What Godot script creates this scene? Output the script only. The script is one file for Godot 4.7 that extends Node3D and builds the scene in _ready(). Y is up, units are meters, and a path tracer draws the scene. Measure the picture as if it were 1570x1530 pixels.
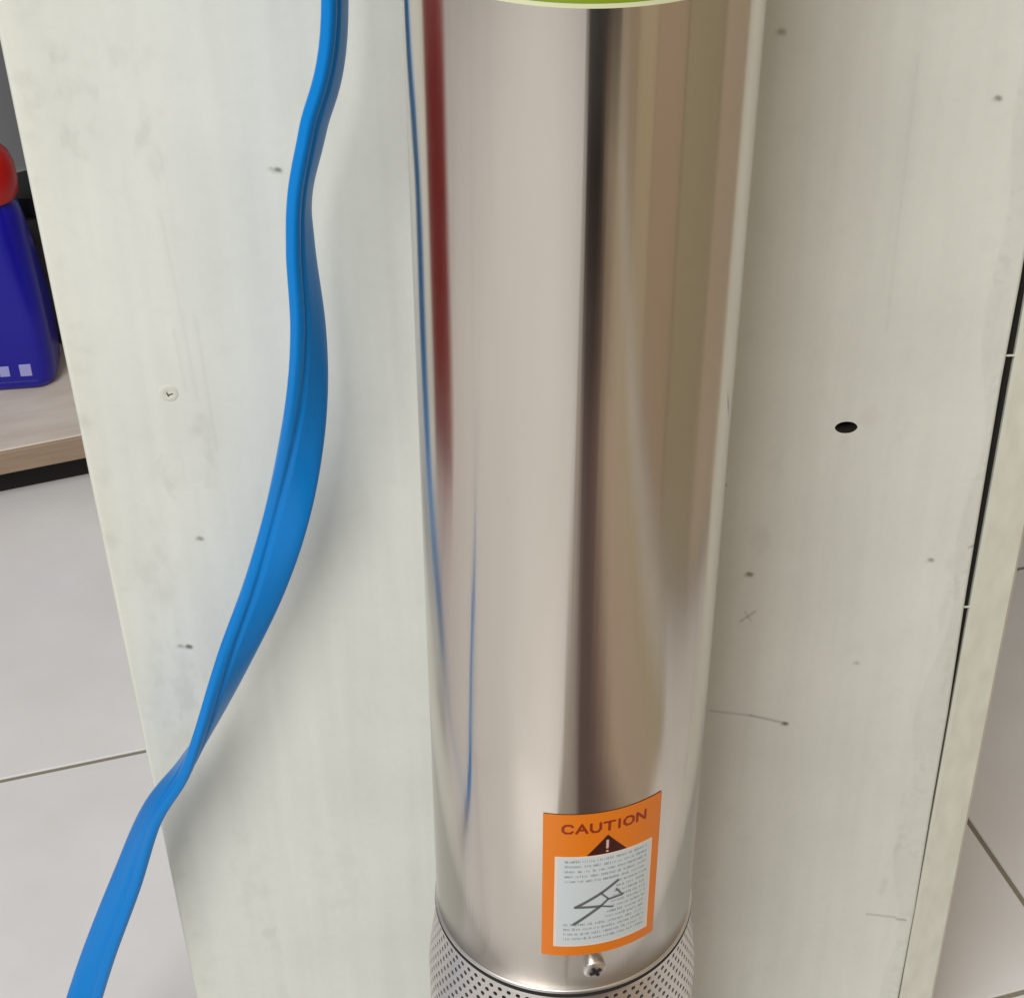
extends Node3D
# A stainless borehole pump standing on a tiled shop floor in front of a white painted wooden box.

const BASE := 0.208          # height of the casing's lower rim
const R := 0.049             # casing radius
const ZF := -0.062           # front face of the white box
const FLOOR_TURN := 16.0

var rng := RandomNumberGenerator.new()
var used := {}

# ------------------------------------------------------------------ helpers
func stool() -> SurfaceTool:
	var st := SurfaceTool.new()
	st.begin(Mesh.PRIMITIVE_TRIANGLES)
	return st

func numbered(called: String) -> String:
	if not used.has(called):
		used[called] = 0
		return called
	used[called] += 1
	return "%s_%03d" % [called, used[called]]

func obj(called: String, mesh: Mesh, m: Material, parent: Node = null) -> MeshInstance3D:
	var o := MeshInstance3D.new()
	o.name = called if parent else numbered(called)
	o.mesh = mesh
	o.material_override = m
	(parent if parent else self).add_child(o, true)
	return o

func done(st: SurfaceTool) -> ArrayMesh:
	return st.commit()

func thing(called: String, label: String, category: String, at := Vector3.ZERO, turn := 0.0) -> Node3D:
	var o := Node3D.new()
	o.name = numbered(called)
	add_child(o)
	o.position = at
	o.rotation.y = turn
	tag(o, label, category)
	return o

func tag(o: Node, label: String, category: String, group := "") -> void:
	o.set_meta("label", label)
	o.set_meta("category", category)
	if group:
		o.set_meta("group", group)

func mat(c: Color, rough: float, metal := 0.0) -> StandardMaterial3D:
	var m := StandardMaterial3D.new()
	m.albedo_color = c
	m.roughness = rough
	m.metallic = metal
	return m

# one triangle, turned so that its front looks along «out»
func tri(st: SurfaceTool, a: Vector3, b: Vector3, c: Vector3, out: Vector3) -> void:
	var n := (b - a).cross(c - a)
	if n.length() < 1e-14:
		return
	var ok := n.dot(out) < 0.0      # clockwise front faces
	var nn := out.normalized() if false else (n.normalized() * (-1.0 if ok else 1.0))
	for p in ([a, b, c] if ok else [a, c, b]):
		st.set_normal(nn)
		st.set_uv(Vector2(p.x + p.z, p.y))
		st.add_vertex(p)

func quad(st: SurfaceTool, a: Vector3, b: Vector3, c: Vector3, d: Vector3, out: Vector3) -> void:
	tri(st, a, b, c, out)
	tri(st, a, c, d, out)

# smooth quad: four points with their normals and uvs
func squad(st: SurfaceTool, p: Array, n: Array, uv: Array) -> void:
	var f: Vector3 = (p[1] - p[0]).cross(p[2] - p[0])
	if f.length() < 1e-14:
		f = (p[2] - p[0]).cross(p[3] - p[0])
	var flip: bool = f.dot(n[0] + n[1] + n[2] + n[3]) > 0.0
	for k in ([0, 2, 1, 0, 3, 2] if flip else [0, 1, 2, 0, 2, 3]):
		st.set_normal(n[k])
		st.set_uv(uv[k])
		st.add_vertex(p[k])

func box(st: SurfaceTool, c: Vector3, s: Vector3, bevel := 0.001) -> void:
	var h := s / 2.0
	var b := minf(bevel, minf(h.x, minf(h.y, h.z)) * 0.9)
	for ax in 3:
		var u := (ax + 1) % 3
		var v := (ax + 2) % 3
		for sg in [-1.0, 1.0]:
			var q := []
			for k in [[-1, -1], [1, -1], [1, 1], [-1, 1]]:
				var p := Vector3()
				p[ax] = sg * h[ax]
				p[u] = k[0] * (h[u] - b)
				p[v] = k[1] * (h[v] - b)
				q.append(c + p)
			var o := Vector3()
			o[ax] = sg
			quad(st, q[0], q[1], q[2], q[3], o)
		for su in [-1.0, 1.0]:
			for sv in [-1.0, 1.0]:
				var e := []
				for k in [[-1.0, 0], [1.0, 0], [1.0, 1], [-1.0, 1]]:
					var p := Vector3()
					p[ax] = k[0] * (h[ax] - b)
					p[u] = su * (h[u] - (b if k[1] == 1 else 0.0))
					p[v] = sv * (h[v] - (0.0 if k[1] == 1 else b))
					e.append(c + p)
				var o := Vector3()
				o[u] = su
				o[v] = sv
				quad(st, e[0], e[1], e[2], e[3], o)
	for sx in [-1.0, 1.0]:
		for sy in [-1.0, 1.0]:
			for sz in [-1.0, 1.0]:
				var sgn := Vector3(sx, sy, sz)
				tri(st, c + sgn * Vector3(h.x, h.y - b, h.z - b), c + sgn * Vector3(h.x - b, h.y, h.z - b), c + sgn * Vector3(h.x - b, h.y - b, h.z), sgn)

func box_mesh(c: Vector3, s: Vector3, bevel := 0.001) -> ArrayMesh:
	var st := stool()
	box(st, c, s, bevel)
	return done(st)

# a lathed profile of (radius, height); corners sharper than 35 degrees stay sharp
func lathe(st: SurfaceTool, prof: Array, segs := 64, at := Vector3.ZERO) -> void:
	var ns := []
	for i in prof.size() - 1:
		var d: Vector2 = prof[i + 1] - prof[i]
		ns.append(Vector2(d.y, -d.x).normalized())
	var length := 0.0
	for i in prof.size() - 1:
		var a: Vector2 = prof[i]
		var b: Vector2 = prof[i + 1]
		var na: Vector2 = ns[i]
		var nb: Vector2 = ns[i]
		if i > 0 and ns[i - 1].dot(ns[i]) > 0.8:
			na = (ns[i - 1] + ns[i]).normalized()
		if i < ns.size() - 1 and ns[i + 1].dot(ns[i]) > 0.8:
			nb = (ns[i + 1] + ns[i]).normalized()
		for k in segs:
			var t0 := TAU * k / segs
			var t1 := TAU * (k + 1) / segs
			var d0 := Vector3(sin(t0), 0, cos(t0))
			var d1 := Vector3(sin(t1), 0, cos(t1))
			var up := Vector3.UP
			squad(st, [at + d0 * a.x + up * a.y, at + d1 * a.x + up * a.y, at + d1 * b.x + up * b.y, at + d0 * b.x + up * b.y],
				[d0 * na.x + up * na.y, d1 * na.x + up * na.y, d1 * nb.x + up * nb.y, d0 * nb.x + up * nb.y],
				[Vector2(float(k) / segs, a.y), Vector2(float(k + 1) / segs, a.y), Vector2(float(k + 1) / segs, b.y), Vector2(float(k) / segs, b.y)])

func lathe_mesh(prof: Array, segs := 64, at := Vector3.ZERO) -> ArrayMesh:
	var st := stool()
	lathe(st, prof, segs, at)
	return done(st)

# a loft through closed rings of equal length; smooth
func loft(rings: Array, capped := true) -> ArrayMesh:
	var st := stool()
	var n: int = rings[0].size()
	var cs := []
	for ring in rings:
		var c := Vector3()
		for p in ring:
			c += p / n
		cs.append(c)
	var nor := []
	for i in rings.size():
		var row := []
		var i0 := maxi(i - 1, 0)
		var i1 := mini(i + 1, rings.size() - 1)
		for k in n:
			var along: Vector3 = rings[i1][k] - rings[i0][k]
			var round_: Vector3 = rings[i][(k + 1) % n] - rings[i][(k + n - 1) % n]
			var v := along.cross(round_).normalized()
			if v.dot(rings[i][k] - cs[i]) < 0.0 and absf(v.dot((rings[i][k] - cs[i]).normalized())) > 0.05:
				v = -v
			row.append(v)
		nor.append(row)
	for i in rings.size() - 1:
		for k in n:
			var j := (k + 1) % n
			squad(st, [rings[i][k], rings[i][j], rings[i + 1][j], rings[i + 1][k]], [nor[i][k], nor[i][j], nor[i + 1][j], nor[i + 1][k]],
				[Vector2(float(k) / n, i), Vector2(float(k + 1) / n, i), Vector2(float(k + 1) / n, i + 1), Vector2(float(k) / n, i + 1)])
	if capped:
		for e in [0, rings.size() - 1]:
			var out: Vector3 = (cs[e] - cs[1 if e == 0 else e - 1])
			for k in n:
				tri(st, cs[e], rings[e][k], rings[e][(k + 1) % n], out)
	return done(st)

func rounded_ring(w: float, d: float, r: float, y: float, off := Vector3.ZERO, per := 5) -> Array:
	var out := []
	r = minf(r, minf(w, d) / 2.0 - 1e-5)
	for q in 4:
		var cx: float = (w / 2 - r) * [1, -1, -1, 1][q]
		var cz: float = (d / 2 - r) * [1, 1, -1, -1][q]
		for k in per + 1:
			var t := PI / 2 * (q + float(k) / per)
			out.append(off + Vector3(cx + r * cos(t), y, cz + r * sin(t)))
	return out

# a round-ended stroke on an image, with soft edges
func stroke(im: Image, a: Vector2, b: Vector2, w: float, c: Color, strength := 1.0, soft := 1.0) -> void:
	var lo := Vector2(minf(a.x, b.x), minf(a.y, b.y)) - Vector2.ONE * (w + soft + 1)
	var hi := Vector2(maxf(a.x, b.x), maxf(a.y, b.y)) + Vector2.ONE * (w + soft + 1)
	for y in range(maxi(0, int(lo.y)), mini(im.get_height(), int(hi.y) + 1)):
		for x in range(maxi(0, int(lo.x)), mini(im.get_width(), int(hi.x) + 1)):
			var p := Vector2(x + 0.5, y + 0.5)
			var q := Geometry2D.get_closest_point_to_segment(p, a, b) if a != b else a
			var k := clampf((w - p.distance_to(q)) / soft + 0.5, 0.0, 1.0) * strength
			if k > 0.0:
				im.set_pixel(x, y, im.get_pixel(x, y).lerp(c, k))

func noise(sd: int, freq: float, octaves := 4) -> FastNoiseLite:
	var n := FastNoiseLite.new()
	n.seed = sd
	n.frequency = freq
	n.fractal_octaves = octaves
	return n

# ------------------------------------------------------------------ the scene
func _ready() -> void:
	rng.seed = 7
	var cam := Camera3D.new()
	cam.name = "camera"
	cam.fov = 31.4287
	cam.near = 0.02
	cam.far = 30.0
	var back := Vector3(0.0, 0.5883, 0.8086)
	var right := Vector3(0.9999, -0.0129, 0.0094).normalized()
	cam.transform = Transform3D(Basis(right, back.cross(right).normalized(), back.normalized()), Vector3(-0.0174, 0.7357, 0.4669))
	cam.current = true
	add_child(cam)

	var we := WorldEnvironment.new()
	we.name = "environment"
	var env := Environment.new()
	env.background_mode = Environment.BG_COLOR
	env.background_color = Color(0.80, 0.805, 0.79)
	env.background_energy_multiplier = 0.55
	env.tonemap_mode = Environment.TONE_MAPPER_LINEAR
	env.tonemap_exposure = 1.0
	env.sdfgi_enabled = true
	env.ssao_enabled = true
	env.ssil_enabled = true
	we.environment = env
	add_child(we)

	var key := AreaLight3D.new()
	key.name = "shop_front_light"
	key.area_size = Vector2(1.35, 0.95)
	key.light_energy = 5.55
	key.light_color = Color(0.995, 1.0, 0.985)
	key.shadow_enabled = true
	add_child(key)
	key.look_at_from_position(Vector3(-0.90, 2.30, 1.66), Vector3(0.0, 0.2, -0.1), Vector3.UP)

	build_floor()
	build_box()
	build_pump()
	build_cable()
	build_shelf()
	build_surroundings()

# ------------------------------------------------------------------ floor
func build_floor() -> void:
	var pitch := 0.309
	var gap := 0.003
	var gm := mat(Color(0.55, 0.525, 0.47), 0.95)
	var nt := NoiseTexture2D.new()
	nt.noise = noise(3, 0.02)
	nt.seamless = true
	nt.width = 256
	nt.height = 256
	var ramp := Gradient.new()
	ramp.set_color(0, Color(0.972, 0.968, 0.965))
	ramp.set_color(1, Color(1, 1, 1))
	nt.color_ramp = ramp
	var nb := NoiseTexture2D.new()
	nb.noise = noise(5, 0.012, 3)
	nb.seamless = true
	nb.width = 256
	nb.height = 256
	nb.as_normal_map = true
	nb.bump_strength = 1.5
	var floor_ := obj("floor", box_mesh(Vector3(0, -0.0227, 0), Vector3(4.6, 0.043, 4.6), 0.001), gm)
	floor_.rotation_degrees.y = FLOOR_TURN
	floor_.set_meta("kind", "structure")
	var mats := []
	for k in 4:
		var m := mat(Color(0.940 - 0.006 * k, 0.932 - 0.006 * k, 0.940 - 0.006 * k), 0.28)
		m.albedo_texture = nt
		m.uv1_triplanar = true
		m.uv1_world_triplanar = true
		m.uv1_scale = Vector3.ONE * (2.3 + 0.2 * k)
		m.normal_enabled = true
		m.normal_texture = nb
		m.normal_scale = 0.12
		mats.append(m)
	var tile := box_mesh(Vector3(0, -0.0055, 0), Vector3(pitch - gap, 0.011, pitch - gap), 0.0005)
	for i in range(-6, 7):
		for j in range(-6, 7):
			var o := obj("tile", tile, mats[rng.randi() % 4], floor_)
			o.position = Vector3(0.2906 + (i - 0.5) * pitch, rng.randf_range(-0.0002, 0.0), -0.0421 + (j - 0.5) * pitch)

# ------------------------------------------------------------------ the white box behind the pump
func board_left(y: float) -> float:
	return -0.1667 - 0.0144 * y

func board_right(y: float) -> float:
	return 0.1593 - 0.0025 * smoothstep(0.14, 0.40, y) + 0.00025 * sin(y * 61.0)

func board_images() -> Array:
	var w := 760
	var h := 1432
	var im := Image.create(w, h, false, Image.FORMAT_RGB8)
	var hm := Image.create(w, h, false, Image.FORMAT_L8)
	var blotch := noise(11, 0.006, 4).get_image(w, h, false, false, false).get_data()
	var fine := noise(12, 0.09, 3).get_image(w, h, false, false, false).get_data()
	var streak_src := noise(13, 0.035, 4)
	var streak := PackedFloat32Array()
	streak.resize(w)
	var patch := noise(14, 0.022, 5).get_image(w, h, false, false, false).get_data()
	var data := PackedByteArray()
	data.resize(w * h * 3)
	var hd := PackedByteArray()
	hd.resize(w * h)
	for y in h:
		var wy := 0.68 * (1.0 - float(y) / h)
		var band_x := 0.1485 + 0.003 * sin(wy * 23.0) + 0.0022 * sin(wy * 71.0)
		for x in w:
			if y % 40 == 0:
				streak[x] = streak_src.get_noise_2d(x * 1.3, y * 0.06)
			var i := y * w + x
			var b := blotch[i] / 255.0 - 0.5
			var f := fine[i] / 255.0 - 0.5
			var p := patch[i] / 255.0
			var wx := -0.18 + 0.36 * x / w
			var k := 1.0 + 0.045 * b + 0.012 * f + 0.02 * streak[x]
			var tint := 0.0
			var hh := 0.55 + 0.10 * b + 0.07 * f + 0.12 * streak[x]
			if p > 0.67:                                   # rubbed dirty patches
				k -= 0.08 * (p - 0.67)
			if wx > band_x and wx < 0.1585:                # filler sanded along the seam
				var d := smoothstep(0.0, 0.0012, wx - band_x)
				k += d * (0.05 * (p - 0.5) - 0.022)
				hh -= d * 0.14
				k -= d * 0.035 * smoothstep(0.50, 0.68, p) * smoothstep(-0.08, 0.12, f)
			var edge := wx - board_left(wy)
			if edge < 0.012:
				var e := smoothstep(0.012, 0.002, edge)
				tint = 0.014 * e
				if p > 0.55:
					k -= 0.16 * (p - 0.55) * e
			data[i * 3] = clampi(int(255.0 * 0.886 * k), 0, 255)
			data[i * 3 + 1] = clampi(int(255.0 * 0.888 * (k - 0.1 * tint)), 0, 255)
			data[i * 3 + 2] = clampi(int(255.0 * (0.862 - tint) * k), 0, 255)
			hd[i] = clampi(int(255.0 * hh), 0, 255)
	im.set_data(w, h, false, Image.FORMAT_RGB8, data)
	hm.set_data(w, h, false, Image.FORMAT_L8, hd)
	var px := func(x: float, y: float) -> Vector2: return Vector2((x + 0.18) / 0.36 * w, (1.0 - y / 0.68) * h)
	var dirt := Color(0.42, 0.41, 0.37)
	# nail holes: x, y, radius in pixels, strength
	for d in [[-0.1347, 0.3351, 3.0, 0.5], [-0.1485, 0.2824, 2.6, 0.35], [-0.1452, 0.2820, 3.2, 0.85], [-0.0919, 0.4846, 2.2, 0.8], [-0.0940, 0.4850, 1.6, 0.3], [0.0921, 0.2358, 2.6, 0.95], [0.1410, 0.3193, 2.6, 0.5], [0.0724, 0.3138, 3.6, 0.6], [0.1389, 0.5054, 2.6, 0.6], [0.0682, 0.5285, 3.4, 0.35], [0.0600, 0.3560, 2.2, 0.5], [-0.0150, 0.2250, 2.2, 0.3], [0.1180, 0.2680, 2.0, 0.3]]:
		var c: Vector2 = px.call(d[0], d[1])
		stroke(im, c, c + Vector2(1.4, 0.5), d[2] * 0.55, dirt, d[3], 2.2)
		stroke(im, c + Vector2(-2.0, 1.2), c + Vector2(2.4, 1.6), d[2] * 0.5, dirt, d[3] * 0.3, 3.0)
		stroke(hm, c, c + Vector2(1.4, 0.5), d[2] * 0.7, Color(0.15, 0.15, 0.15), d[3], 2.0)
	# scratches and cracks: from, to, half width, strength
	for s in [[0.0617, 0.2433, 0.0780, 0.2405, 0.7, 0.30], [0.0780, 0.2405, 0.0921, 0.2360, 0.8, 0.42], [0.0708, 0.2903, 0.0762, 0.2952, 0.6, 0.4], [0.0722, 0.2952, 0.0748, 0.2905, 0.5, 0.25], [0.1380, 0.1190, 0.1510, 0.1165, 0.9, 0.30], [0.1520, 0.1152, 0.1556, 0.1146, 1.2, 0.4], [0.1552, 0.3250, 0.1575, 0.3255, 0.8, 0.5],
			[-0.1318, 0.4700, -0.1280, 0.3960, 0.7, 0.045], [-0.1330, 0.4250, -0.1318, 0.4000, 0.6, 0.05], [-0.1250, 0.4300, -0.1236, 0.3750, 1.2, 0.04], [-0.0400, 0.3000, -0.0390, 0.2200, 0.8, 0.05], [0.1120, 0.5200, 0.1130, 0.4200, 0.8, 0.05]]:
		stroke(im, px.call(s[0], s[1]), px.call(s[2], s[3]), s[4], dirt, s[5], 2.4)
		stroke(hm, px.call(s[0], s[1]), px.call(s[2], s[3]), s[4], Color(0.25, 0.25, 0.25), s[5], 2.0)
	# rubbed grey smudges with ragged outlines: x, y, half width, half height, strength
	var rag := noise(15, 0.05, 4)
	for s in [[-0.1540, 0.4990, 0.004, 0.007, 0.22], [-0.1330, 0.4930, 0.003, 0.010, 0.18], [-0.1600, 0.5160, 0.009, 0.006, 0.20], [-0.1450, 0.5250, 0.012, 0.005, 0.14], [-0.1420, 0.4780, 0.004, 0.006, 0.14], [-0.1290, 0.3800, 0.003, 0.014, 0.17], [-0.1440, 0.3640, 0.005, 0.007, 0.20], [-0.1530, 0.3200, 0.005, 0.020, 0.12], [-0.1500, 0.2650, 0.007, 0.018, 0.16], [-0.1560, 0.2350, 0.004, 0.014, 0.14], [-0.1290, 0.1080, 0.003, 0.010, 0.18],
			[-0.1340, 0.1500, 0.006, 0.020, 0.08], [0.1458, 0.1720, 0.0016, 0.020, 0.22], [0.1432, 0.1430, 0.0018, 0.012, 0.18], [0.1490, 0.3080, 0.002, 0.020, 0.12], [0.1330, 0.2100, 0.006, 0.008, 0.05], [-0.0950, 0.1500, 0.010, 0.020, 0.06], [0.0650, 0.1250, 0.004, 0.022, 0.08], [-0.0300, 0.4300, 0.010, 0.020, 0.04], [0.0740, 0.3300, 0.004, 0.006, 0.12], [0.1010, 0.3720, 0.005, 0.004, 0.08], [0.1110, 0.3850, 0.003, 0.004, 0.08]]:
		var c: Vector2 = px.call(s[0], s[1])
		var rx: float = s[2] / 0.36 * w
		var ry: float = s[3] / 0.68 * h
		for y in range(maxi(0, int(c.y - ry * 1.6)), mini(h, int(c.y + ry * 1.6))):
			for x in range(maxi(0, int(c.x - rx * 1.6)), mini(w, int(c.x + rx * 1.6))):
				var d := Vector2((x - c.x) / rx, (y - c.y) / ry).length()
				var n := rag.get_noise_2d(x * 1.0, y * 0.55)
				var k: float = clampf(1.25 - d + n * 1.3, 0.0, 1.0) * s[4] * 0.32 * clampf(0.65 + n * 1.8, 0.0, 1.3)
				if k > 0.003:
					im.set_pixel(x, y, im.get_pixel(x, y).lerp(dirt, k))
	return [ImageTexture.create_from_image(im), ImageTexture.create_from_image(hm)]

func bvert(x: float, y: float, z: float) -> Vector3:
	return Vector3(x, y, z)

func build_box() -> void:
	var maps := board_images()
	var paint := mat(Color.WHITE, 0.52)
	paint.albedo_texture = maps[0]
	paint.heightmap_enabled = true
	paint.heightmap_texture = maps[1]
	paint.heightmap_scale = 0.035
	var plain := mat(Color(0.880, 0.874, 0.828), 0.5)
	var pn := NoiseTexture2D.new()
	pn.noise = noise(21, 0.03, 4)
	pn.seamless = true
	pn.width = 256
	pn.height = 256
	var pr := Gradient.new()
	pr.set_color(0, Color(0.93, 0.93, 0.92))
	pr.set_color(1, Color(1, 1, 1))
	pn.color_ramp = pr
	plain.albedo_texture = pn
	plain.uv1_triplanar = true
	plain.uv1_scale = Vector3(14, 5, 14)
	var raw := mat(Color(0.17, 0.15, 0.12), 0.95)
	var t := thing("wooden_box", "tall white painted wooden box with a dark knot hole and an open seam", "box", Vector3(0, 0, 0))
	# front panel: rows in y, columns in x, rounded at both long edges; a knot hole in one cell
	var H := 0.66
	var ys := [0.0, 0.06, 0.12, 0.18, 0.24, 0.30, 0.362, 0.3985, 0.44, 0.50, 0.56, 0.62, H]
	var hc := Vector2(0.1031, 0.3803)
	var st := stool()
	var cols := func(y: float) -> Array:
		var l := board_left(y)
		var r := board_right(y)
		# x, z, normal x, normal z
		return [[l, -0.012, -1.0, 0.0], [l, -0.0022, -1.0, 0.0], [l + 0.0006, -0.0008, -0.75, 0.66], [l + 0.0022, 0.0, 0.0, 1.0],
			[-0.1, 0.0, 0.0, 1.0], [-0.03, 0.0, 0.0, 1.0], [0.04, 0.0, 0.0, 1.0], [0.085, 0.0, 0.0, 1.0], [0.1212, 0.0, 0.0, 1.0],
			[r - 0.0016, 0.0, 0.0, 1.0], [r - 0.0004, -0.0006, 0.75, 0.66], [r, -0.0018, 1.0, 0.0], [r, -0.012, 1.0, 0.0]]
	var uvf := func(p: Vector3) -> Vector2: return Vector2((p.x + 0.18) / 0.36, 1.0 - p.y / 0.68)
	for j in ys.size() - 1:
		var ca: Array = cols.call(ys[j])
		var cb: Array = cols.call(ys[j + 1])
		for i in ca.size() - 1:
			var p := [Vector3(ca[i][0], ys[j], ZF + ca[i][1]), Vector3(ca[i + 1][0], ys[j], ZF + ca[i + 1][1]), Vector3(cb[i + 1][0], ys[j + 1], ZF + cb[i + 1][1]), Vector3(cb[i][0], ys[j + 1], ZF + cb[i][1])]
			var n := []
			for q in [ca[i], ca[i + 1], cb[i + 1], cb[i]]:
				n.append(Vector3(q[2], 0, q[3]).normalized())
			if i == 0 or i == ca.size() - 2:
				n = [n[0], n[0], n[0], n[0]] if i == 0 else [n[3], n[3], n[3], n[3]]
			if i == 7 and ys[j] == 0.362:                   # the cell with the knot hole
				var m := 24
				for k in m:
					var out := []
					for kk in [k, k + 1]:
						var a: float = TAU * kk / m
						var dir := Vector2(cos(a), sin(a))
						var s: float = 1.0 / maxf(absf(dir.x) / 0.0184, absf(dir.y) / 0.0186)
						var e := Vector2(clampf(hc.x + dir.x * s, 0.085, 0.1212), clampf(hc.y + dir.y * s, 0.362, 0.3985))
						if kk % 6 == 3:
							e = Vector2(0.1212 if dir.x > 0 else 0.085, 0.3985 if dir.y > 0 else 0.362)
						var lens := Vector2(0.0041 * signf(dir.x) * pow(absf(dir.x), 0.85), 0.0025 * signf(dir.y) * pow(absf(dir.y), 1.25))
						out.append([Vector3(e.x, e.y, ZF), Vector3(hc.x + lens.x, hc.y + lens.y, ZF)])
					var zz := Vector3(0, 0, 1)
					squad(st, [out[0][0], out[1][0], out[1][1], out[0][1]], [zz, zz, zz, zz], [uvf.call(out[0][0]), uvf.call(out[1][0]), uvf.call(out[1][1]), uvf.call(out[0][1])])
				continue
			squad(st, p, n, p.map(func(q): return uvf.call(q)))
	# top, bottom and back of the panel
	for e in [[0.0, -1.0], [H, 1.0]]:
		quad(st, Vector3(board_left(e[0]), e[0], ZF - 0.0022), Vector3(board_right(e[0]), e[0], ZF - 0.0018), Vector3(board_right(e[0]), e[0], ZF - 0.012), Vector3(board_left(e[0]), e[0], ZF - 0.012), Vector3(0, e[1], 0))
	obj("front_panel", done(st), paint, t)
	# the hole's own wall, raw wood
	var hs := stool()
	for k in 24:
		var q := []
		for kk in [k, k + 1]:
			var a: float = TAU * kk / 24
			q.append(Vector3(hc.x + 0.0041 * signf(cos(a)) * pow(absf(cos(a)), 0.85), hc.y + 0.0025 * signf(sin(a)) * pow(absf(sin(a)), 1.25), ZF))
		quad(hs, q[0], q[1], q[1] + Vector3(0, 0, -0.0105), q[0] + Vector3(0, 0, -0.0105), Vector3(hc.x, hc.y, ZF) - q[0])
		tri(hs, q[0] + Vector3(0, 0, -0.0105), q[1] + Vector3(0, 0, -0.0105), Vector3(hc.x, hc.y, ZF - 0.0105), Vector3(0, 0, 1))
	var kh := obj("knot_hole", done(hs), raw, t)
	kh.set_meta("label", "dark lens shaped knot hole in the white front panel")
	# back of the panel
	var bs := stool()
	quad(bs, Vector3(board_left(0), 0, ZF - 0.012), Vector3(board_right(0), 0, ZF - 0.012), Vector3(board_right(H), H, ZF - 0.012), Vector3(board_left(H), H, ZF - 0.012), Vector3(0, 0, -1))
	obj("panel_back", done(bs), raw, t)
	# sides, top and back
	obj("side_panel", box_mesh(Vector3(0.16755, H / 2, ZF - 0.1215), Vector3(0.0157, H, 0.242), 0.0012), plain, t)
	obj("side_panel", box_mesh(Vector3(-0.158, H / 2, ZF - 0.1285), Vector3(0.0157, H - 0.004, 0.230), 0.0012), plain, t)
	obj("back_panel", box_mesh(Vector3(0.0045, H / 2, ZF - 0.238), Vector3(0.306, H - 0.004, 0.009), 0.0008), raw, t)
	obj("top_panel", box_mesh(Vector3(0.001, H + 0.0085, ZF - 0.1195), Vector3(0.372, 0.016, 0.268), 0.0015), plain, t)
	obj("seam_shade_strip", box_mesh(Vector3(0.1580, 0.42, ZF - 0.0090), Vector3(0.0030, 0.47, 0.012), 0.0003), mat(Color(0.10, 0.095, 0.085), 0.95), t)  # dark strip added behind the seam to stand for its shade
	# paint bridging the seam in a few places
	for y in [0.4085, 0.2945]:
		obj("paint_bridge", box_mesh(Vector3((board_right(y) + 0.1597) / 2, y, ZF - 0.0016), Vector3(0.1599 - board_right(y), 0.0004, 0.0010), 0.0001), plain, t)
	# a painted-over screw on the left
	var sc := obj("screw_head", lathe_mesh([Vector2(0.0, 0.0002), Vector2(0.0007, 0.0001), Vector2(0.0016, 0.0006), Vector2(0.0026, 0.0007), Vector2(0.0033, 0.0003), Vector2(0.0036, -0.0006)], 24), plain, t)
	sc.transform = Transform3D(Basis(Vector3.RIGHT, PI / 2), Vector3(-0.138, 0.3994, ZF))
	sc.scale = Vector3(1.0, 0.5, 1.0)
	var slot := mat(Color(0.36, 0.35, 0.32), 0.9)
	for s in [[0.35, 0.0012, 0.0003], [1.9, 0.0010, -0.0002]]:
		var sl := obj("slot", box_mesh(Vector3.ZERO, Vector3(0.0022 * s[1] / 0.0012, 0.00045, 0.0003), 0.0001), slot, sc)
		sl.transform = Transform3D(Basis(Vector3.RIGHT, -PI / 2) * Basis(Vector3.BACK, s[0]), Vector3(s[2] * 2.0, 0.00055, 0.0004))

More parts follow.
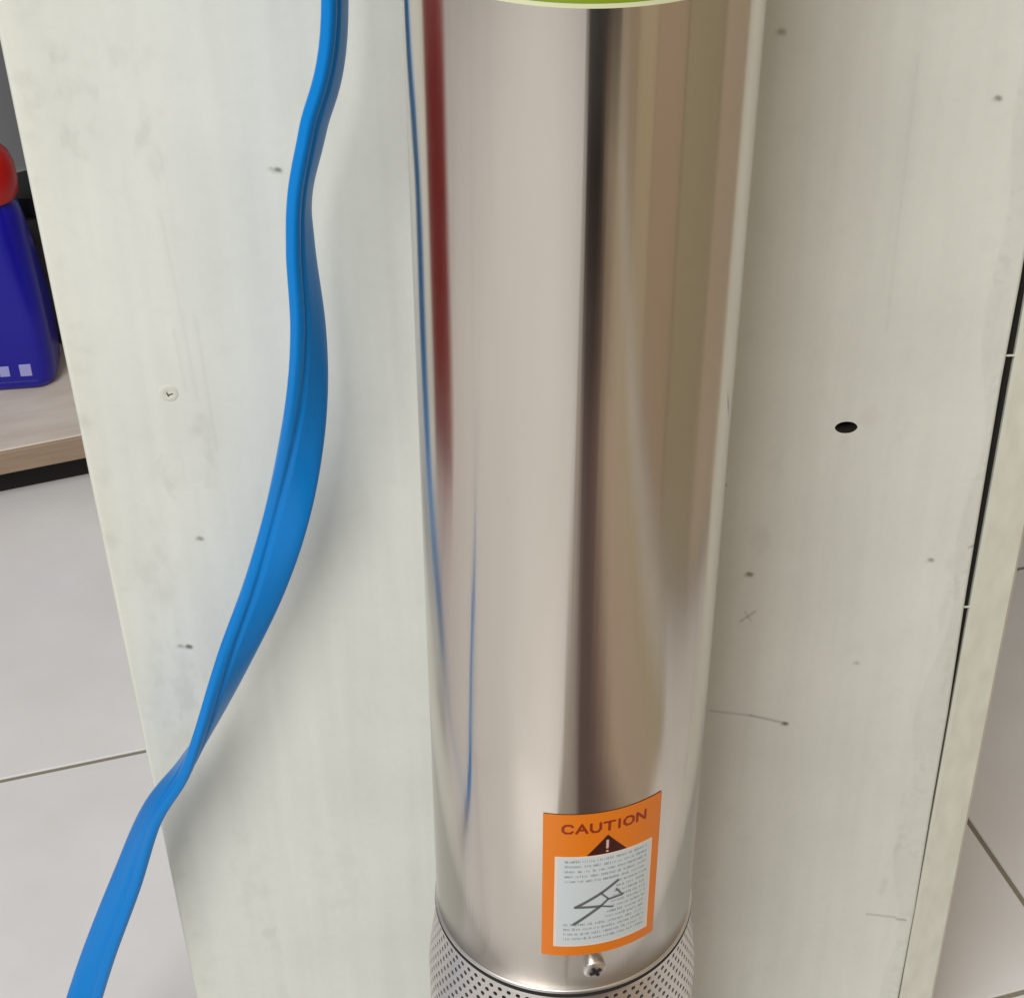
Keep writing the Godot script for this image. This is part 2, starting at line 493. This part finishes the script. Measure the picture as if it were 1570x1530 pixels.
# ------------------------------------------------------------------ the pump
func sticker_texture() -> ImageTexture:
	var w := 430
	var h := 720
	var im := Image.create(w, h, false, Image.FORMAT_RGB8)
	var orange := Color(0.92, 0.50, 0.07)
	im.fill(orange)
	var ink := Color(0.26, 0.05, 0.02)
	var text := Color(0.58, 0.17, 0.03)
	# CAUTION in seven letters, each of strokes in a 1 x 1.15 cell
	var glyphs := [
		[[0.95, 0.2, 0.75, 0.03], [0.75, 0.03, 0.3, 0.03], [0.3, 0.03, 0.05, 0.28], [0.05, 0.28, 0.05, 0.72], [0.05, 0.72, 0.3, 0.97], [0.3, 0.97, 0.75, 0.97], [0.75, 0.97, 0.95, 0.8]],
		[[0.0, 1.0, 0.5, 0.0], [0.5, 0.0, 1.0, 1.0], [0.2, 0.64, 0.8, 0.64]],
		[[0.05, 0.0, 0.05, 0.7], [0.05, 0.7, 0.28, 0.98], [0.28, 0.98, 0.72, 0.98], [0.72, 0.98, 0.95, 0.7], [0.95, 0.7, 0.95, 0.0]],
		[[0.0, 0.02, 1.0, 0.02], [0.5, 0.02, 0.5, 1.0]],
		[[0.5, 0.0, 0.5, 1.0]],
		[[0.3, 0.03, 0.7, 0.03], [0.7, 0.03, 0.97, 0.3], [0.97, 0.3, 0.97, 0.7], [0.97, 0.7, 0.7, 0.97], [0.7, 0.97, 0.3, 0.97], [0.3, 0.97, 0.03, 0.7], [0.03, 0.7, 0.03, 0.3], [0.03, 0.3, 0.3, 0.03]],
		[[0.05, 1.0, 0.05, 0.0], [0.05, 0.0, 0.95, 1.0], [0.95, 1.0, 0.95, 0.0]]]
	var x := 66.0
	for k in 7:
		var gw := 12.0 if k == 4 else 36.0
		for s in glyphs[k]:
			stroke(im, Vector2(x + s[0] * gw, 50 + s[1] * 40), Vector2(x + s[2] * gw, 50 + s[3] * 40), 4.8, text, 1.0, 2.0)
		x += gw + 11.5
	# warning triangle with its exclamation mark
	for y in range(112, 206):
		var half := (y - 112) * 0.78
		for xx in range(int(222 - half), int(222 + half) + 1):
			im.set_pixel(xx, y, ink)
	stroke(im, Vector2(222, 142), Vector2(222, 176), 5.0, Color(0.86, 0.74, 0.68), 1.0, 2.0)
	stroke(im, Vector2(222, 193), Vector2(222, 193), 5.0, Color(0.86, 0.74, 0.68), 1.0, 2.0)
	# white panel
	im.fill_rect(Rect2i(42, 205, 356, 466), Color(0.93, 0.86, 0.82))
	im.fill_rect(Rect2i(52, 214, 338, 448), Color(0.83, 0.86, 0.88))
	# rows of small print, too fine to read
	var r := RandomNumberGenerator.new()
	r.seed = 5
	var grey := Color(0.30, 0.32, 0.35)
	for row in 17:
		var y := 232.0 + row * 25.0
		var x0 := 78.0
		var x1 := 374.0
		if row > 4 and row < 13:
			x0 = 268.0 - 6.0 * (row - 5)
		while x0 < x1:
			var letters := r.randi_range(2, 8)
			for q in letters:
				if x0 > x1:
					break
				var tall := r.randf() < 0.3
				var top := y - (9.0 if tall else 5.5)
				var tone := r.randf_range(0.25, 0.7)
				stroke(im, Vector2(x0, top), Vector2(x0, y + 4), 0.9, grey, tone, 1.4)
				if r.randf() < 0.75:
					stroke(im, Vector2(x0, y - 5 + r.randf() * 9), Vector2(x0 + 4.5, y - 5 + r.randf() * 9), 0.9, grey, tone, 1.4)
				if r.randf() < 0.6:
					stroke(im, Vector2(x0 + 4.5, y - 5), Vector2(x0 + 4.5, y + 4), 0.9, grey, tone, 1.4)
				x0 += 7.6
			x0 += 7.0
	# the hand and flash sign
	var sign := Color(0.36, 0.36, 0.38)
	for s in [[266, 356, 206, 404, 6.5], [206, 404, 118, 464, 6.5], [118, 464, 206, 470, 6.0], [206, 470, 114, 552, 6.5], [286, 436, 232, 442, 5.0], [232, 442, 200, 478, 5.0], [262, 398, 286, 436, 3.5], [206, 404, 236, 442, 3.5], [206, 470, 250, 486, 4.0]]:
		stroke(im, Vector2(s[0], s[1]), Vector2(s[2], s[3]), s[4], sign, 0.9, 3.0)
	return ImageTexture.create_from_image(im)

# a piece of the casing's own curve, standing «lift» proud, from angle a0 to a1 and height h0 to h1
func curved_patch(a0: float, a1: float, h0: float, h1: float, lift: float, cols := 24) -> ArrayMesh:
	var st := stool()
	for i in cols:
		var t := [lerpf(a0, a1, float(i) / cols), lerpf(a0, a1, float(i + 1) / cols)]
		var d := [Vector3(sin(t[0]), 0, cos(t[0])), Vector3(sin(t[1]), 0, cos(t[1]))]
		var r := R + lift
		var u := [float(i) / cols, float(i + 1) / cols]
		squad(st, [d[0] * r + Vector3.UP * h0, d[1] * r + Vector3.UP * h0, d[1] * r + Vector3.UP * h1, d[0] * r + Vector3.UP * h1], [d[0], d[1], d[1], d[0]],
			[Vector2(u[0], 1), Vector2(u[1], 1), Vector2(u[1], 0), Vector2(u[0], 0)])
	return done(st)

func strainer_radius(h: float) -> float:
	return lerpf(0.0494, 0.0530, smoothstep(-0.0015, -0.040, h))

func perforated_mesh() -> ArrayMesh:
	var st := stool()
	var ncol := 84
	var dv := 0.0034
	var rows := 20
	var top := -0.0035
	var du := TAU / ncol
	var at := func(u: float, h: float, inset: float) -> Vector3:
		var r := strainer_radius(h) - inset
		return Vector3(sin(u) * r, h, cos(u) * r)
	for j in rows:
		var h := top - (j + 0.5) * dv
		for i in ncol:
			var u := (i + 0.5 * (j % 2)) * du
			var hole := 0.00100 / 0.0527
			for k in 8:
				var q := []
				for kk in [k, k + 1]:
					var a: float = TAU * kk / 8
					var ex: float = clampf(cos(a) * 1.5, -1, 1) * du / 2
					var ey: float = clampf(sin(a) * 1.5, -1, 1) * dv / 2
					q.append([at.call(u + ex, h + ey, 0.0), at.call(u + cos(a) * hole, h + sin(a) * hole * 0.0527, 0.0), at.call(u + cos(a) * hole, h + sin(a) * hole * 0.0527, 0.0009)])
				var out := Vector3(sin(u), 0.0, cos(u))
				var n := []
				for p in [q[0][0], q[1][0], q[1][1], q[0][1]]:
					n.append((Vector3(p.x, 0, p.z).normalized() + Vector3.UP * (0.13 if p.y > -0.036 else 0.0)).normalized())
				squad(st, [q[0][0], q[1][0], q[1][1], q[0][1]], n, [Vector2.ZERO, Vector2.RIGHT, Vector2.ONE, Vector2.DOWN])
				quad(st, q[0][1], q[1][1], q[1][2], q[0][2], at.call(u, h, 0.0) - q[0][1] - out * 0.0001)
	return done(st)

func build_pump() -> void:
	var steel := mat(Color(0.83, 0.80, 0.765), 0.13, 1.0)
	steel.anisotropy_enabled = true
	steel.anisotropy = -0.9
	# fine drawn lines along the tube
	var w := 1024
	var lines := Image.create(w, 8, false, Image.FORMAT_L8)
	var nn := noise(31, 0.08, 4)
	for x in w:
		var a := TAU * x / w
		var v := 0.5 + 0.4 * nn.get_noise_3d(cos(a) * 150.0, sin(a) * 150.0, 0.0)
		for y in 8:
			lines.set_pixel(x, y, Color(v, v, v))
	var bump: Image = lines.duplicate()
	bump.convert(Image.FORMAT_RGBA8)
	bump.bump_map_to_normal_map(1.0)
	steel.normal_enabled = true
	steel.normal_texture = ImageTexture.create_from_image(bump)
	steel.normal_scale = 0.09
	var scuff := NoiseTexture2D.new()
	scuff.noise = noise(33, 0.02, 4)
	scuff.seamless = true
	scuff.width = 256
	scuff.height = 256
	var sr := Gradient.new()
	sr.set_color(0, Color(0.135, 0.135, 0.135))
	sr.set_color(1, Color(0.175, 0.175, 0.175))
	scuff.color_ramp = sr
	steel.roughness = 1.0
	steel.roughness_texture = scuff
	steel.uv1_scale = Vector3(1, 3, 1)
	var bare := mat(Color(0.86, 0.84, 0.83), 0.36, 1.0)
	var dark := mat(Color(0.09, 0.09, 0.09), 0.7)
	var cast := mat(Color(0.42, 0.42, 0.43), 0.4, 0.9)

	var t := thing("submersible_pump", "upright stainless steel borehole pump with orange caution sticker and perforated strainer", "pump", Vector3(-0.0024, 0, -0.0004))
	t.rotation = Vector3(0.0019, 0, -0.0115)
	var b := Vector3(0, BASE, 0)
	var casing := obj("casing", lathe_mesh([Vector2(0.0470, 0.004), Vector2(0.0474, 0.0), Vector2(0.0487, 0.0), Vector2(R, 0.0004), Vector2(R, 0.12), Vector2(R, 0.25), Vector2(R, 0.36), Vector2(R, 0.46), Vector2(0.0484, 0.4605), Vector2(0.047, 0.4605)], 160), steel, t)
	casing.position = b
	# rolled rim at the lower end
	var rim := []
	for k in 17:
		var a := lerpf(-PI * 0.95, PI * 0.95, k / 16.0)
		rim.append(Vector2(R - 0.0001 + 0.0008 * cos(a), 0.0006 + 0.0010 * sin(a)))
	obj("rim", lathe_mesh(rim, 160, b), bare, t)
	# green printed band with its white edge, wrapped round the top
	var green := mat(Color(0.52, 0.60, 0.10), 0.35)
	var band := obj("label_band", lathe_mesh([Vector2(R, 0.3722), Vector2(R + 0.00022, 0.3722), Vector2(R + 0.00022, 0.44), Vector2(R, 0.44)], 128, b), green, t)
	band.set_meta("label", "green printed band round the top of the casing")
	obj("band_edge", lathe_mesh([Vector2(R, 0.3709), Vector2(R + 0.0002, 0.3709), Vector2(R + 0.0002, 0.3721), Vector2(R, 0.3721)], 128, b), mat(Color(0.86, 0.87, 0.72), 0.4), band)
	# head, out of the picture
	obj("discharge_head", lathe_mesh([Vector2(0.0, 0.462), Vector2(0.0495, 0.462), Vector2(0.0500, 0.463), Vector2(0.0500, 0.475), Vector2(0.044, 0.483), Vector2(0.030, 0.490), Vector2(0.024, 0.497), Vector2(0.024, 0.51), Vector2(0.020, 0.51), Vector2(0.020, 0.48), Vector2(0, 0.48)], 64, b), cast, t)
	# caution sticker
	var sm := mat(Color.WHITE, 0.38)
	sm.albedo_texture = sticker_texture()
	sm.texture_repeat = false
	var stk := obj("caution_sticker", curved_patch(deg_to_rad(-11.4), deg_to_rad(39.1), 0.0211, 0.0928, 0.00018, 28), sm, t)
	stk.position = b
	stk.set_meta("label", "orange caution sticker with a white panel of small print")
	# screw through the lower end
	var screw := obj("screw", lathe_mesh([Vector2(0.0, 0.0013), Vector2(0.0016, 0.0013), Vector2(0.0030, 0.0011), Vector2(0.0040, 0.0006), Vector2(0.0043, 0.0001), Vector2(0.0043, -0.0008)], 32), bare, t)
	var ang := deg_to_rad(11.4)
	var out := Vector3(sin(ang), 0, cos(ang))
	screw.transform = Transform3D(Basis(out.cross(Vector3.UP).normalized() * -1.0, out, Vector3.UP.cross(out).cross(out)).orthonormalized(), b + out * R + Vector3(0, 0.0122, 0))
	for k in 2:
		var sl := obj("cross_slot", box_mesh(Vector3(0, 0.0013, 0), Vector3(0.0046, 0.0008, 0.0012), 0.0001), dark, screw)
		sl.rotation.y = 0.5 + k * PI / 2
		sl.position.y = 0.0001 * k
	# strainer
	var strain := obj("strainer", lathe_mesh([Vector2(0.0484, -0.0021), Vector2(0.0494, -0.0022), Vector2(strainer_radius(-0.0035), -0.0035)], 128, b), bare, t)
	obj("gap_ring", lathe_mesh([Vector2(0.0475, -0.0003), Vector2(0.0497, -0.0004), Vector2(0.0498, -0.0010), Vector2(0.0497, -0.0017), Vector2(0.0475, -0.0019)], 128, b), mat(Color(0.13, 0.13, 0.12), 0.8), t)  # dark ring put in for the shade of the gap under the rim
	var perf := obj("perforated_sheet", perforated_mesh(), bare, strain)
	perf.position = b
	perf.set_meta("kind", "stuff")
	var bottom := -0.0035 - 20 * 0.0034
	obj("strainer_core", lathe_mesh([Vector2(0.0440, -0.001), Vector2(0.0440, bottom - 0.001)], 48, b), dark, strain)
	obj("lower_collar", lathe_mesh([Vector2(0.0440, bottom), Vector2(0.0536, bottom), Vector2(0.0540, bottom - 0.001), Vector2(0.0540, bottom - 0.012), Vector2(0.048, bottom - 0.014)], 96, b), bare, t)
	obj("motor_casing", lathe_mesh([Vector2(0.0478, bottom - 0.012), Vector2(0.0478, -BASE + 0.018), Vector2(0.0500, -BASE + 0.017), Vector2(0.0505, -BASE + 0.004), Vector2(0.0490, -BASE + 0.001), Vector2(0.0, -BASE + 0.001)], 96, b), steel, t)

# ------------------------------------------------------------------ the flat blue cable
func build_cable() -> void:
	# x, y, z of the centre line and the twist of the flat in degrees
	var key := [[-0.030, 0.700, -0.012, 90], [-0.052, 0.672, -0.022, 84], [-0.062, 0.620, -0.028, 78], [-0.0668, 0.5445, -0.030, 75], [-0.0755, 0.5124, -0.030, 75], [-0.0812, 0.4909, -0.030, 78], [-0.0826, 0.4729, -0.030, 69], [-0.0827, 0.4440, -0.0309, 57], [-0.0852, 0.4176, -0.0331, 43], [-0.0905, 0.3892, -0.0361, 25],
		[-0.0982, 0.3593, -0.0389, 8], [-0.1086, 0.3289, -0.0400, 25], [-0.1218, 0.2976, -0.0400, 44], [-0.1379, 0.2595, -0.0400, 77], [-0.1494, 0.2368, -0.0400, 103], [-0.1654, 0.2114, -0.0400, 119], [-0.1803, 0.1752, -0.0380, 138], [-0.1958, 0.1380, -0.0350, 147], [-0.2076, 0.1068, -0.0325, 156],
		[-0.2240, 0.0620, -0.0280, 162], [-0.2440, 0.0240, -0.0180, 167], [-0.282, 0.007, 0.0, 174], [-0.345, 0.0045, 0.030, 180], [-0.46, 0.0045, 0.07, 180], [-0.58, 0.0045, 0.14, 180]]
	var W := 0.0162
	var T := 0.0053
	var view := Vector3(0.06, 0.50, 0.86).normalized()
	var pts := []
	for i in key.size() - 1:
		for s in 10:
			var f := s / 10.0
			var q := []
			for k in [i - 1, i, i + 1, i + 2]:
				q.append(key[clampi(k, 0, key.size() - 1)])
			var v := []
			for c in 4:
				v.append(cubic_interpolate(q[1][c], q[2][c], q[0][c], q[3][c], f))
			pts.append(v)
	var rings := []
	for i in pts.size():
		var p := Vector3(pts[i][0], pts[i][1], pts[i][2])
		var a: Array = pts[maxi(i - 1, 0)]
		var b: Array = pts[mini(i + 1, pts.size() - 1)]
		var tan := (Vector3(b[0], b[1], b[2]) - Vector3(a[0], a[1], a[2])).normalized()
		var side := tan.cross(view)
		var lie := clampf((0.06 - p.y) / 0.05, 0.0, 1.0)
		side = side.normalized().lerp(tan.cross(Vector3.UP).normalized(), lie).normalized()
		side = (side - tan * side.dot(tan)).normalized()
		var nrm := side.cross(tan).normalized()
		var ph := deg_to_rad(pts[i][3])
		var s2 := side * cos(ph) + nrm * sin(ph)
		var n2 := nrm * cos(ph) - side * sin(ph)
		var ring := []
		for k in 56:
			var t := TAU * k / 56
			var c := cos(t)
			var x := signf(c) * pow(absf(c), 0.70)
			var y := signf(sin(t)) * pow(absf(sin(t)), 0.60)
			# three cores show as two shallow grooves
			var g := 1.0 - 0.34 * exp(-pow((x - 0.48) / 0.09, 2.0))
			ring.append(p + s2 * x * W / 2 + n2 * y * g * T / 2)
		rings.append(ring)
	var m := mat(Color(0.0, 0.50, 0.83), 0.30)
	m.metallic_specular = 0.3
	m.clearcoat_enabled = true
	m.clearcoat = 0.08
	m.clearcoat_roughness = 0.35
	var o := obj("power_cable", loft(rings), m)
	tag(o, "flat bright blue cable hanging twisted in front of the white box", "cable")

# ------------------------------------------------------------------ shelf and what stands on it
func build_shelf() -> void:
	var turn := deg_to_rad(19.0)
	var wood := mat(Color(0.88, 0.84, 0.80), 0.5)
	var grain := NoiseTexture2D.new()
	grain.noise = noise(41, 0.03, 4)
	grain.seamless = true
	grain.width = 256
	grain.height = 256
	var gr := Gradient.new()
	gr.set_color(0, Color(0.93, 0.91, 0.89))
	gr.set_color(1, Color(1, 1, 1))
	grain.color_ramp = gr
	wood.albedo_texture = grain
	wood.uv1_triplanar = true
	wood.uv1_scale = Vector3(1.5, 12, 9)
	var edge := mat(Color(0.66, 0.57, 0.49), 0.6)
	edge.albedo_texture = grain
	edge.uv1_triplanar = true
	edge.uv1_scale = Vector3(3, 40, 20)
	var dk := mat(Color(0.10, 0.085, 0.075), 0.8)
	# origin: the front lower edge of the bottom board where the picture's left border crosses it
	var t := thing("shelf_unit", "low pale wooden shelf unit on the floor left of the white box", "shelf", Vector3(-0.373, 0, -0.542), turn)
	obj("bottom_board", box_mesh(Vector3(-0.32, 0.0388, -0.247), Vector3(1.0, 0.018, 0.49), 0.0008), wood, t)
	obj("front_edging", box_mesh(Vector3(-0.32, 0.0381, -0.001), Vector3(1.0, 0.0176, 0.003), 0.0006), edge, t)
	obj("toe_kick", box_mesh(Vector3(-0.32, 0.0147, -0.030), Vector3(0.99, 0.0294, 0.015), 0.001), dk, t)
	obj("back_panel", box_mesh(Vector3(-0.32, 0.29, -0.485), Vector3(1.0, 0.484, 0.01), 0.001), mat(Color(0.36, 0.36, 0.36), 0.7), t)

	# blue bottle with a red cap
	var blue := mat(Color(0.06, 0.035, 0.62), 0.34)
	var j := thing("oil_bottle", "dark blue plastic bottle with a red cap on the shelf", "bottle", Vector3(-0.388, 0.0478, -0.645), deg_to_rad(6.0))
	j.scale = Vector3.ONE * 1.062
	var rings := []
	for q in [[0.0, 0.062, 0.040, 0.012, 0.0], [0.0015, 0.069, 0.045, 0.012, 0.0], [0.006, 0.0735, 0.0485, 0.012, 0.0], [0.02, 0.0745, 0.049, 0.012, 0.0], [0.05, 0.0745, 0.049, 0.013, 0.0], [0.062, 0.073, 0.048, 0.014, 0.0], [0.080, 0.068, 0.046, 0.016, 0.0015], [0.100, 0.060, 0.043, 0.018, 0.004], [0.118, 0.050, 0.039, 0.018, 0.007], [0.128, 0.040, 0.034, 0.016, 0.010], [0.132, 0.030, 0.028, 0.013, 0.012], [0.140, 0.026, 0.026, 0.012, 0.012]]:
		rings.append(rounded_ring(q[1], q[2], q[3], q[0], Vector3(q[4], 0, 0)))
	obj("body", loft(rings), blue, j)
	var red := mat(Color(0.72, 0.02, 0.03), 0.35)
	var prof := [Vector2(0.0, 0.0), Vector2(0.0165, 0.0), Vector2(0.0185, 0.003), Vector2(0.0195, 0.012), Vector2(0.0190, 0.022), Vector2(0.0165, 0.030), Vector2(0.0115, 0.036), Vector2(0.0, 0.038)]
	var cap := obj("cap", lathe_mesh(prof, 40, Vector3(0.0135, 0.134, 0)), red, j)
	cap.set_meta("label", "bulging red screw cap")
	# small pale marks printed low on the bottle's face
	var mk := mat(Color(0.66, 0.66, 0.90), 0.5)
	obj("printed_mark", box_mesh(Vector3(0.0185, 0.0165, 0.0244), Vector3(0.0078, 0.0092, 0.0006), 0.0002), mk, j)
	obj("printed_mark", box_mesh(Vector3(0.0045, 0.0165, 0.0244), Vector3(0.0066, 0.0080, 0.0006), 0.0002), mk, j)
	obj("printed_line", box_mesh(Vector3(0.008, 0.0075, 0.0243), Vector3(0.036, 0.0012, 0.0006), 0.0002), mat(Color(0.12, 0.16, 0.55), 0.5), j)

	# dark canister behind the bottle
	var charcoal := mat(Color(0.17, 0.165, 0.16), 0.45)
	var c := thing("canister", "dark grey plastic canister behind the blue bottle", "canister", Vector3(-0.365, 0.0478, -0.722), turn)
	c.scale = Vector3.ONE * 1.062
	var cr := []
	for q in [[0.0, 0.106, 0.066], [0.004, 0.112, 0.072], [0.075, 0.112, 0.072], [0.088, 0.106, 0.066], [0.094, 0.090, 0.05]]:
		cr.append(rounded_ring(q[1], q[2], 0.014, q[0]))
	obj("body", loft(cr), charcoal, c)
	obj("lid", lathe_mesh([Vector2(0.022, 0.093), Vector2(0.022, 0.108), Vector2(0.020, 0.110), Vector2(0, 0.110)], 32, Vector3(0.0, 0, 0)), mat(Color(0.10, 0.10, 0.11), 0.5), c)
	obj("paper_tag", box_mesh(Vector3(0.012, 0.084, 0.0345), Vector3(0.009, 0.008, 0.0006), 0.0002), mat(Color(0.8, 0.8, 0.8), 0.6), c)
	# grey tin behind it
	var tin := mat(Color(0.47, 0.475, 0.49), 0.5, 0.1)
	var d := thing("paint_tin", "large grey metal tin at the back of the shelf", "tin", Vector3(-0.397, 0.0478, -0.879), turn)
	d.scale = Vector3(1.062, 1.35, 1.062)
	obj("body", lathe_mesh([Vector2(0.0, 0.0), Vector2(0.093, 0.0), Vector2(0.095, 0.003), Vector2(0.095, 0.07), Vector2(0.0965, 0.073), Vector2(0.095, 0.076), Vector2(0.095, 0.15), Vector2(0.0965, 0.153), Vector2(0.095, 0.156), Vector2(0.095, 0.24)], 64), tin, d)
	obj("lid", lathe_mesh([Vector2(0.095, 0.238), Vector2(0.098, 0.239), Vector2(0.098, 0.246), Vector2(0.090, 0.246), Vector2(0.086, 0.242), Vector2(0, 0.242)], 64), tin, d)

# the same mesh with its u running straight across x
func shadow_sheet_uv(mesh: ArrayMesh) -> ArrayMesh:
	var arr := mesh.surface_get_arrays(0)
	var v: PackedVector3Array = arr[Mesh.ARRAY_VERTEX]
	var uv := PackedVector2Array()
	for p in v:
		uv.append(Vector2(p.x, 0.5))
	arr[Mesh.ARRAY_TEX_UV] = uv
	var out := ArrayMesh.new()
	out.add_surface_from_arrays(Mesh.PRIMITIVE_TRIANGLES, arr)
	return out

# ------------------------------------------------------------------ a red can, then added stand-ins, for the polished steel to mirror
func build_surroundings() -> void:
	var red := mat(Color(0.62, 0.03, 0.045), 0.42)
	var t := thing("jerry_can", "red plastic jerry can left of the box, mirrored in the steel", "jerry can", Vector3(-0.68, 0, -0.255), deg_to_rad(80.0))
	var rings := []
	for q in [[0.0, 0.315, 0.125], [0.006, 0.33, 0.14], [0.31, 0.33, 0.14], [0.345, 0.315, 0.125], [0.37, 0.24, 0.08]]:
		rings.append(rounded_ring(q[1], q[2], 0.03, q[0]))
	obj("body", loft(rings), red, t)
	obj("spout_cap", lathe_mesh([Vector2(0.022, 0.36), Vector2(0.022, 0.392), Vector2(0.020, 0.395), Vector2(0, 0.395)], 32, Vector3(0.06, 0, 0)), mat(Color(0.05, 0.05, 0.05), 0.5), t)
	var hs := stool()
	box(hs, Vector3(-0.05, 0.41, 0), Vector3(0.12, 0.022, 0.028), 0.006)
	box(hs, Vector3(-0.10, 0.385, 0), Vector3(0.022, 0.05, 0.028), 0.006)
	box(hs, Vector3(0.0, 0.385, 0), Vector3(0.022, 0.05, 0.028), 0.006)
	obj("handle", done(hs), red, t)

	var wood := mat(Color(0.78, 0.71, 0.59), 0.6)
	var c := thing("fill_blocker", "added unseen wooden blocker on the right, dims the floor and mirrors brown in the steel", "fill_blocker", Vector3(0.618, 0, -0.02), deg_to_rad(1.0))  # added, and made tall, to block fill light and dim the right floor
	obj("carcass", box_mesh(Vector3(0.05, 0.79, 0), Vector3(0.40, 1.50, 2.6), 0.003), wood, c)
	obj("plinth", box_mesh(Vector3(0.06, 0.02, 0), Vector3(0.36, 0.04, 2.56), 0.002), mat(Color(0.60, 0.55, 0.44), 0.7), c)
	var tones := [Color(0.74, 0.69, 0.55), Color(0.80, 0.72, 0.62), Color(0.72, 0.63, 0.55), Color(0.78, 0.72, 0.58), Color(0.83, 0.76, 0.68), Color(0.72, 0.67, 0.565), Color(0.76, 0.67, 0.58), Color(0.81, 0.74, 0.62), Color(0.74, 0.66, 0.56), Color(0.79, 0.71, 0.60)]
	for k in 10:
		obj("plank", box_mesh(Vector3(-0.156, 0.79, -1.17 + 0.26 * k), Vector3(0.012, 1.49, 0.256), 0.002), mat(tones[k], 0.6), c)
	obj("top_board", box_mesh(Vector3(0.03, 1.556, 0), Vector3(0.48, 0.03, 2.64), 0.004), mat(Color(0.70, 0.64, 0.56), 0.4), c)

	# added sheet with a person's shadow and dim floor painted in as stripes
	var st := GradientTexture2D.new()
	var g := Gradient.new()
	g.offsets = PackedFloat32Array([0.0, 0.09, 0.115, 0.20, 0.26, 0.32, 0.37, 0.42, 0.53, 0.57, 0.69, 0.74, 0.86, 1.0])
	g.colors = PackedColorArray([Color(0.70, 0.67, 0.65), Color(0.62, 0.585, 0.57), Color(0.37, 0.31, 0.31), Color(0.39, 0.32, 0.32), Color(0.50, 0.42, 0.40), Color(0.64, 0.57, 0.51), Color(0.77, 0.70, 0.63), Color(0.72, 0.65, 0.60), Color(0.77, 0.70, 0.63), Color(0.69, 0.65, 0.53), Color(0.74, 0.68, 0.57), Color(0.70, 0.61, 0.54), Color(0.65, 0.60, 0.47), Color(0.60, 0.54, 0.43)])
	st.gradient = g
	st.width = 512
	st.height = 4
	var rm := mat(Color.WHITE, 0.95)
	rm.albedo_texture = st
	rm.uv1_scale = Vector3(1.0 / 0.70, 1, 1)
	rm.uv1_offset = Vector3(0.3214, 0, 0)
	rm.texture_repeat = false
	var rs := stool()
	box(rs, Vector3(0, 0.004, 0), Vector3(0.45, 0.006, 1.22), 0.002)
	var rmesh := shadow_sheet_uv(done(rs))
	var shadow_sheet := obj("shadow_sheet", rmesh, rm)
	shadow_sheet.position = Vector3(0.195, 0, 0.70)
	shadow_sheet.rotation.y = deg_to_rad(1.5)
	tag(shadow_sheet, "added unseen sheet with the shadow of a person and dim floor painted in stripes, mirrored in the steel", "shadow_sheet")

	var b := thing("figure_stand_in", "added unseen dark block, stands in for a standing person mirrored in the steel", "stand_in", Vector3(0.40, 0, 1.55), deg_to_rad(-3.0))  # added dark block standing in for a person in front of the pump
	var black := mat(Color(0.16, 0.145, 0.14), 0.5)
	for q in [[Vector3(0, 0.16, -0.19), Vector3(0.84, 0.32, 0.008)], [Vector3(0, 0.16, 0.19), Vector3(0.84, 0.32, 0.008)], [Vector3(-0.416, 0.16, 0), Vector3(0.008, 0.32, 0.372)], [Vector3(0.416, 0.16, 0), Vector3(0.008, 0.32, 0.372)]]:
		obj("side", box_mesh(q[0], q[1], 0.002), black, b)
	obj("bottom", box_mesh(Vector3(0, 0.006, 0), Vector3(0.82, 0.008, 0.37), 0.002), black, b)

	var tb := thing("leg_stand_in", "added unseen black block, stands in for the legs of a person mirrored in the steel", "leg stand-in", Vector3(0.112, 0.0072, 1.0), deg_to_rad(4.0))  # added block standing in for a person's dark legs
	obj("body", box_mesh(Vector3(0, 0.095, 0), Vector3(0.14, 0.19, 0.30), 0.006), black, tb)
	obj("lid", box_mesh(Vector3(0, 0.2085, 0), Vector3(0.148, 0.035, 0.308), 0.006), black, tb)
	obj("handle", box_mesh(Vector3(0, 0.238, 0), Vector3(0.024, 0.022, 0.14), 0.005), black, tb)
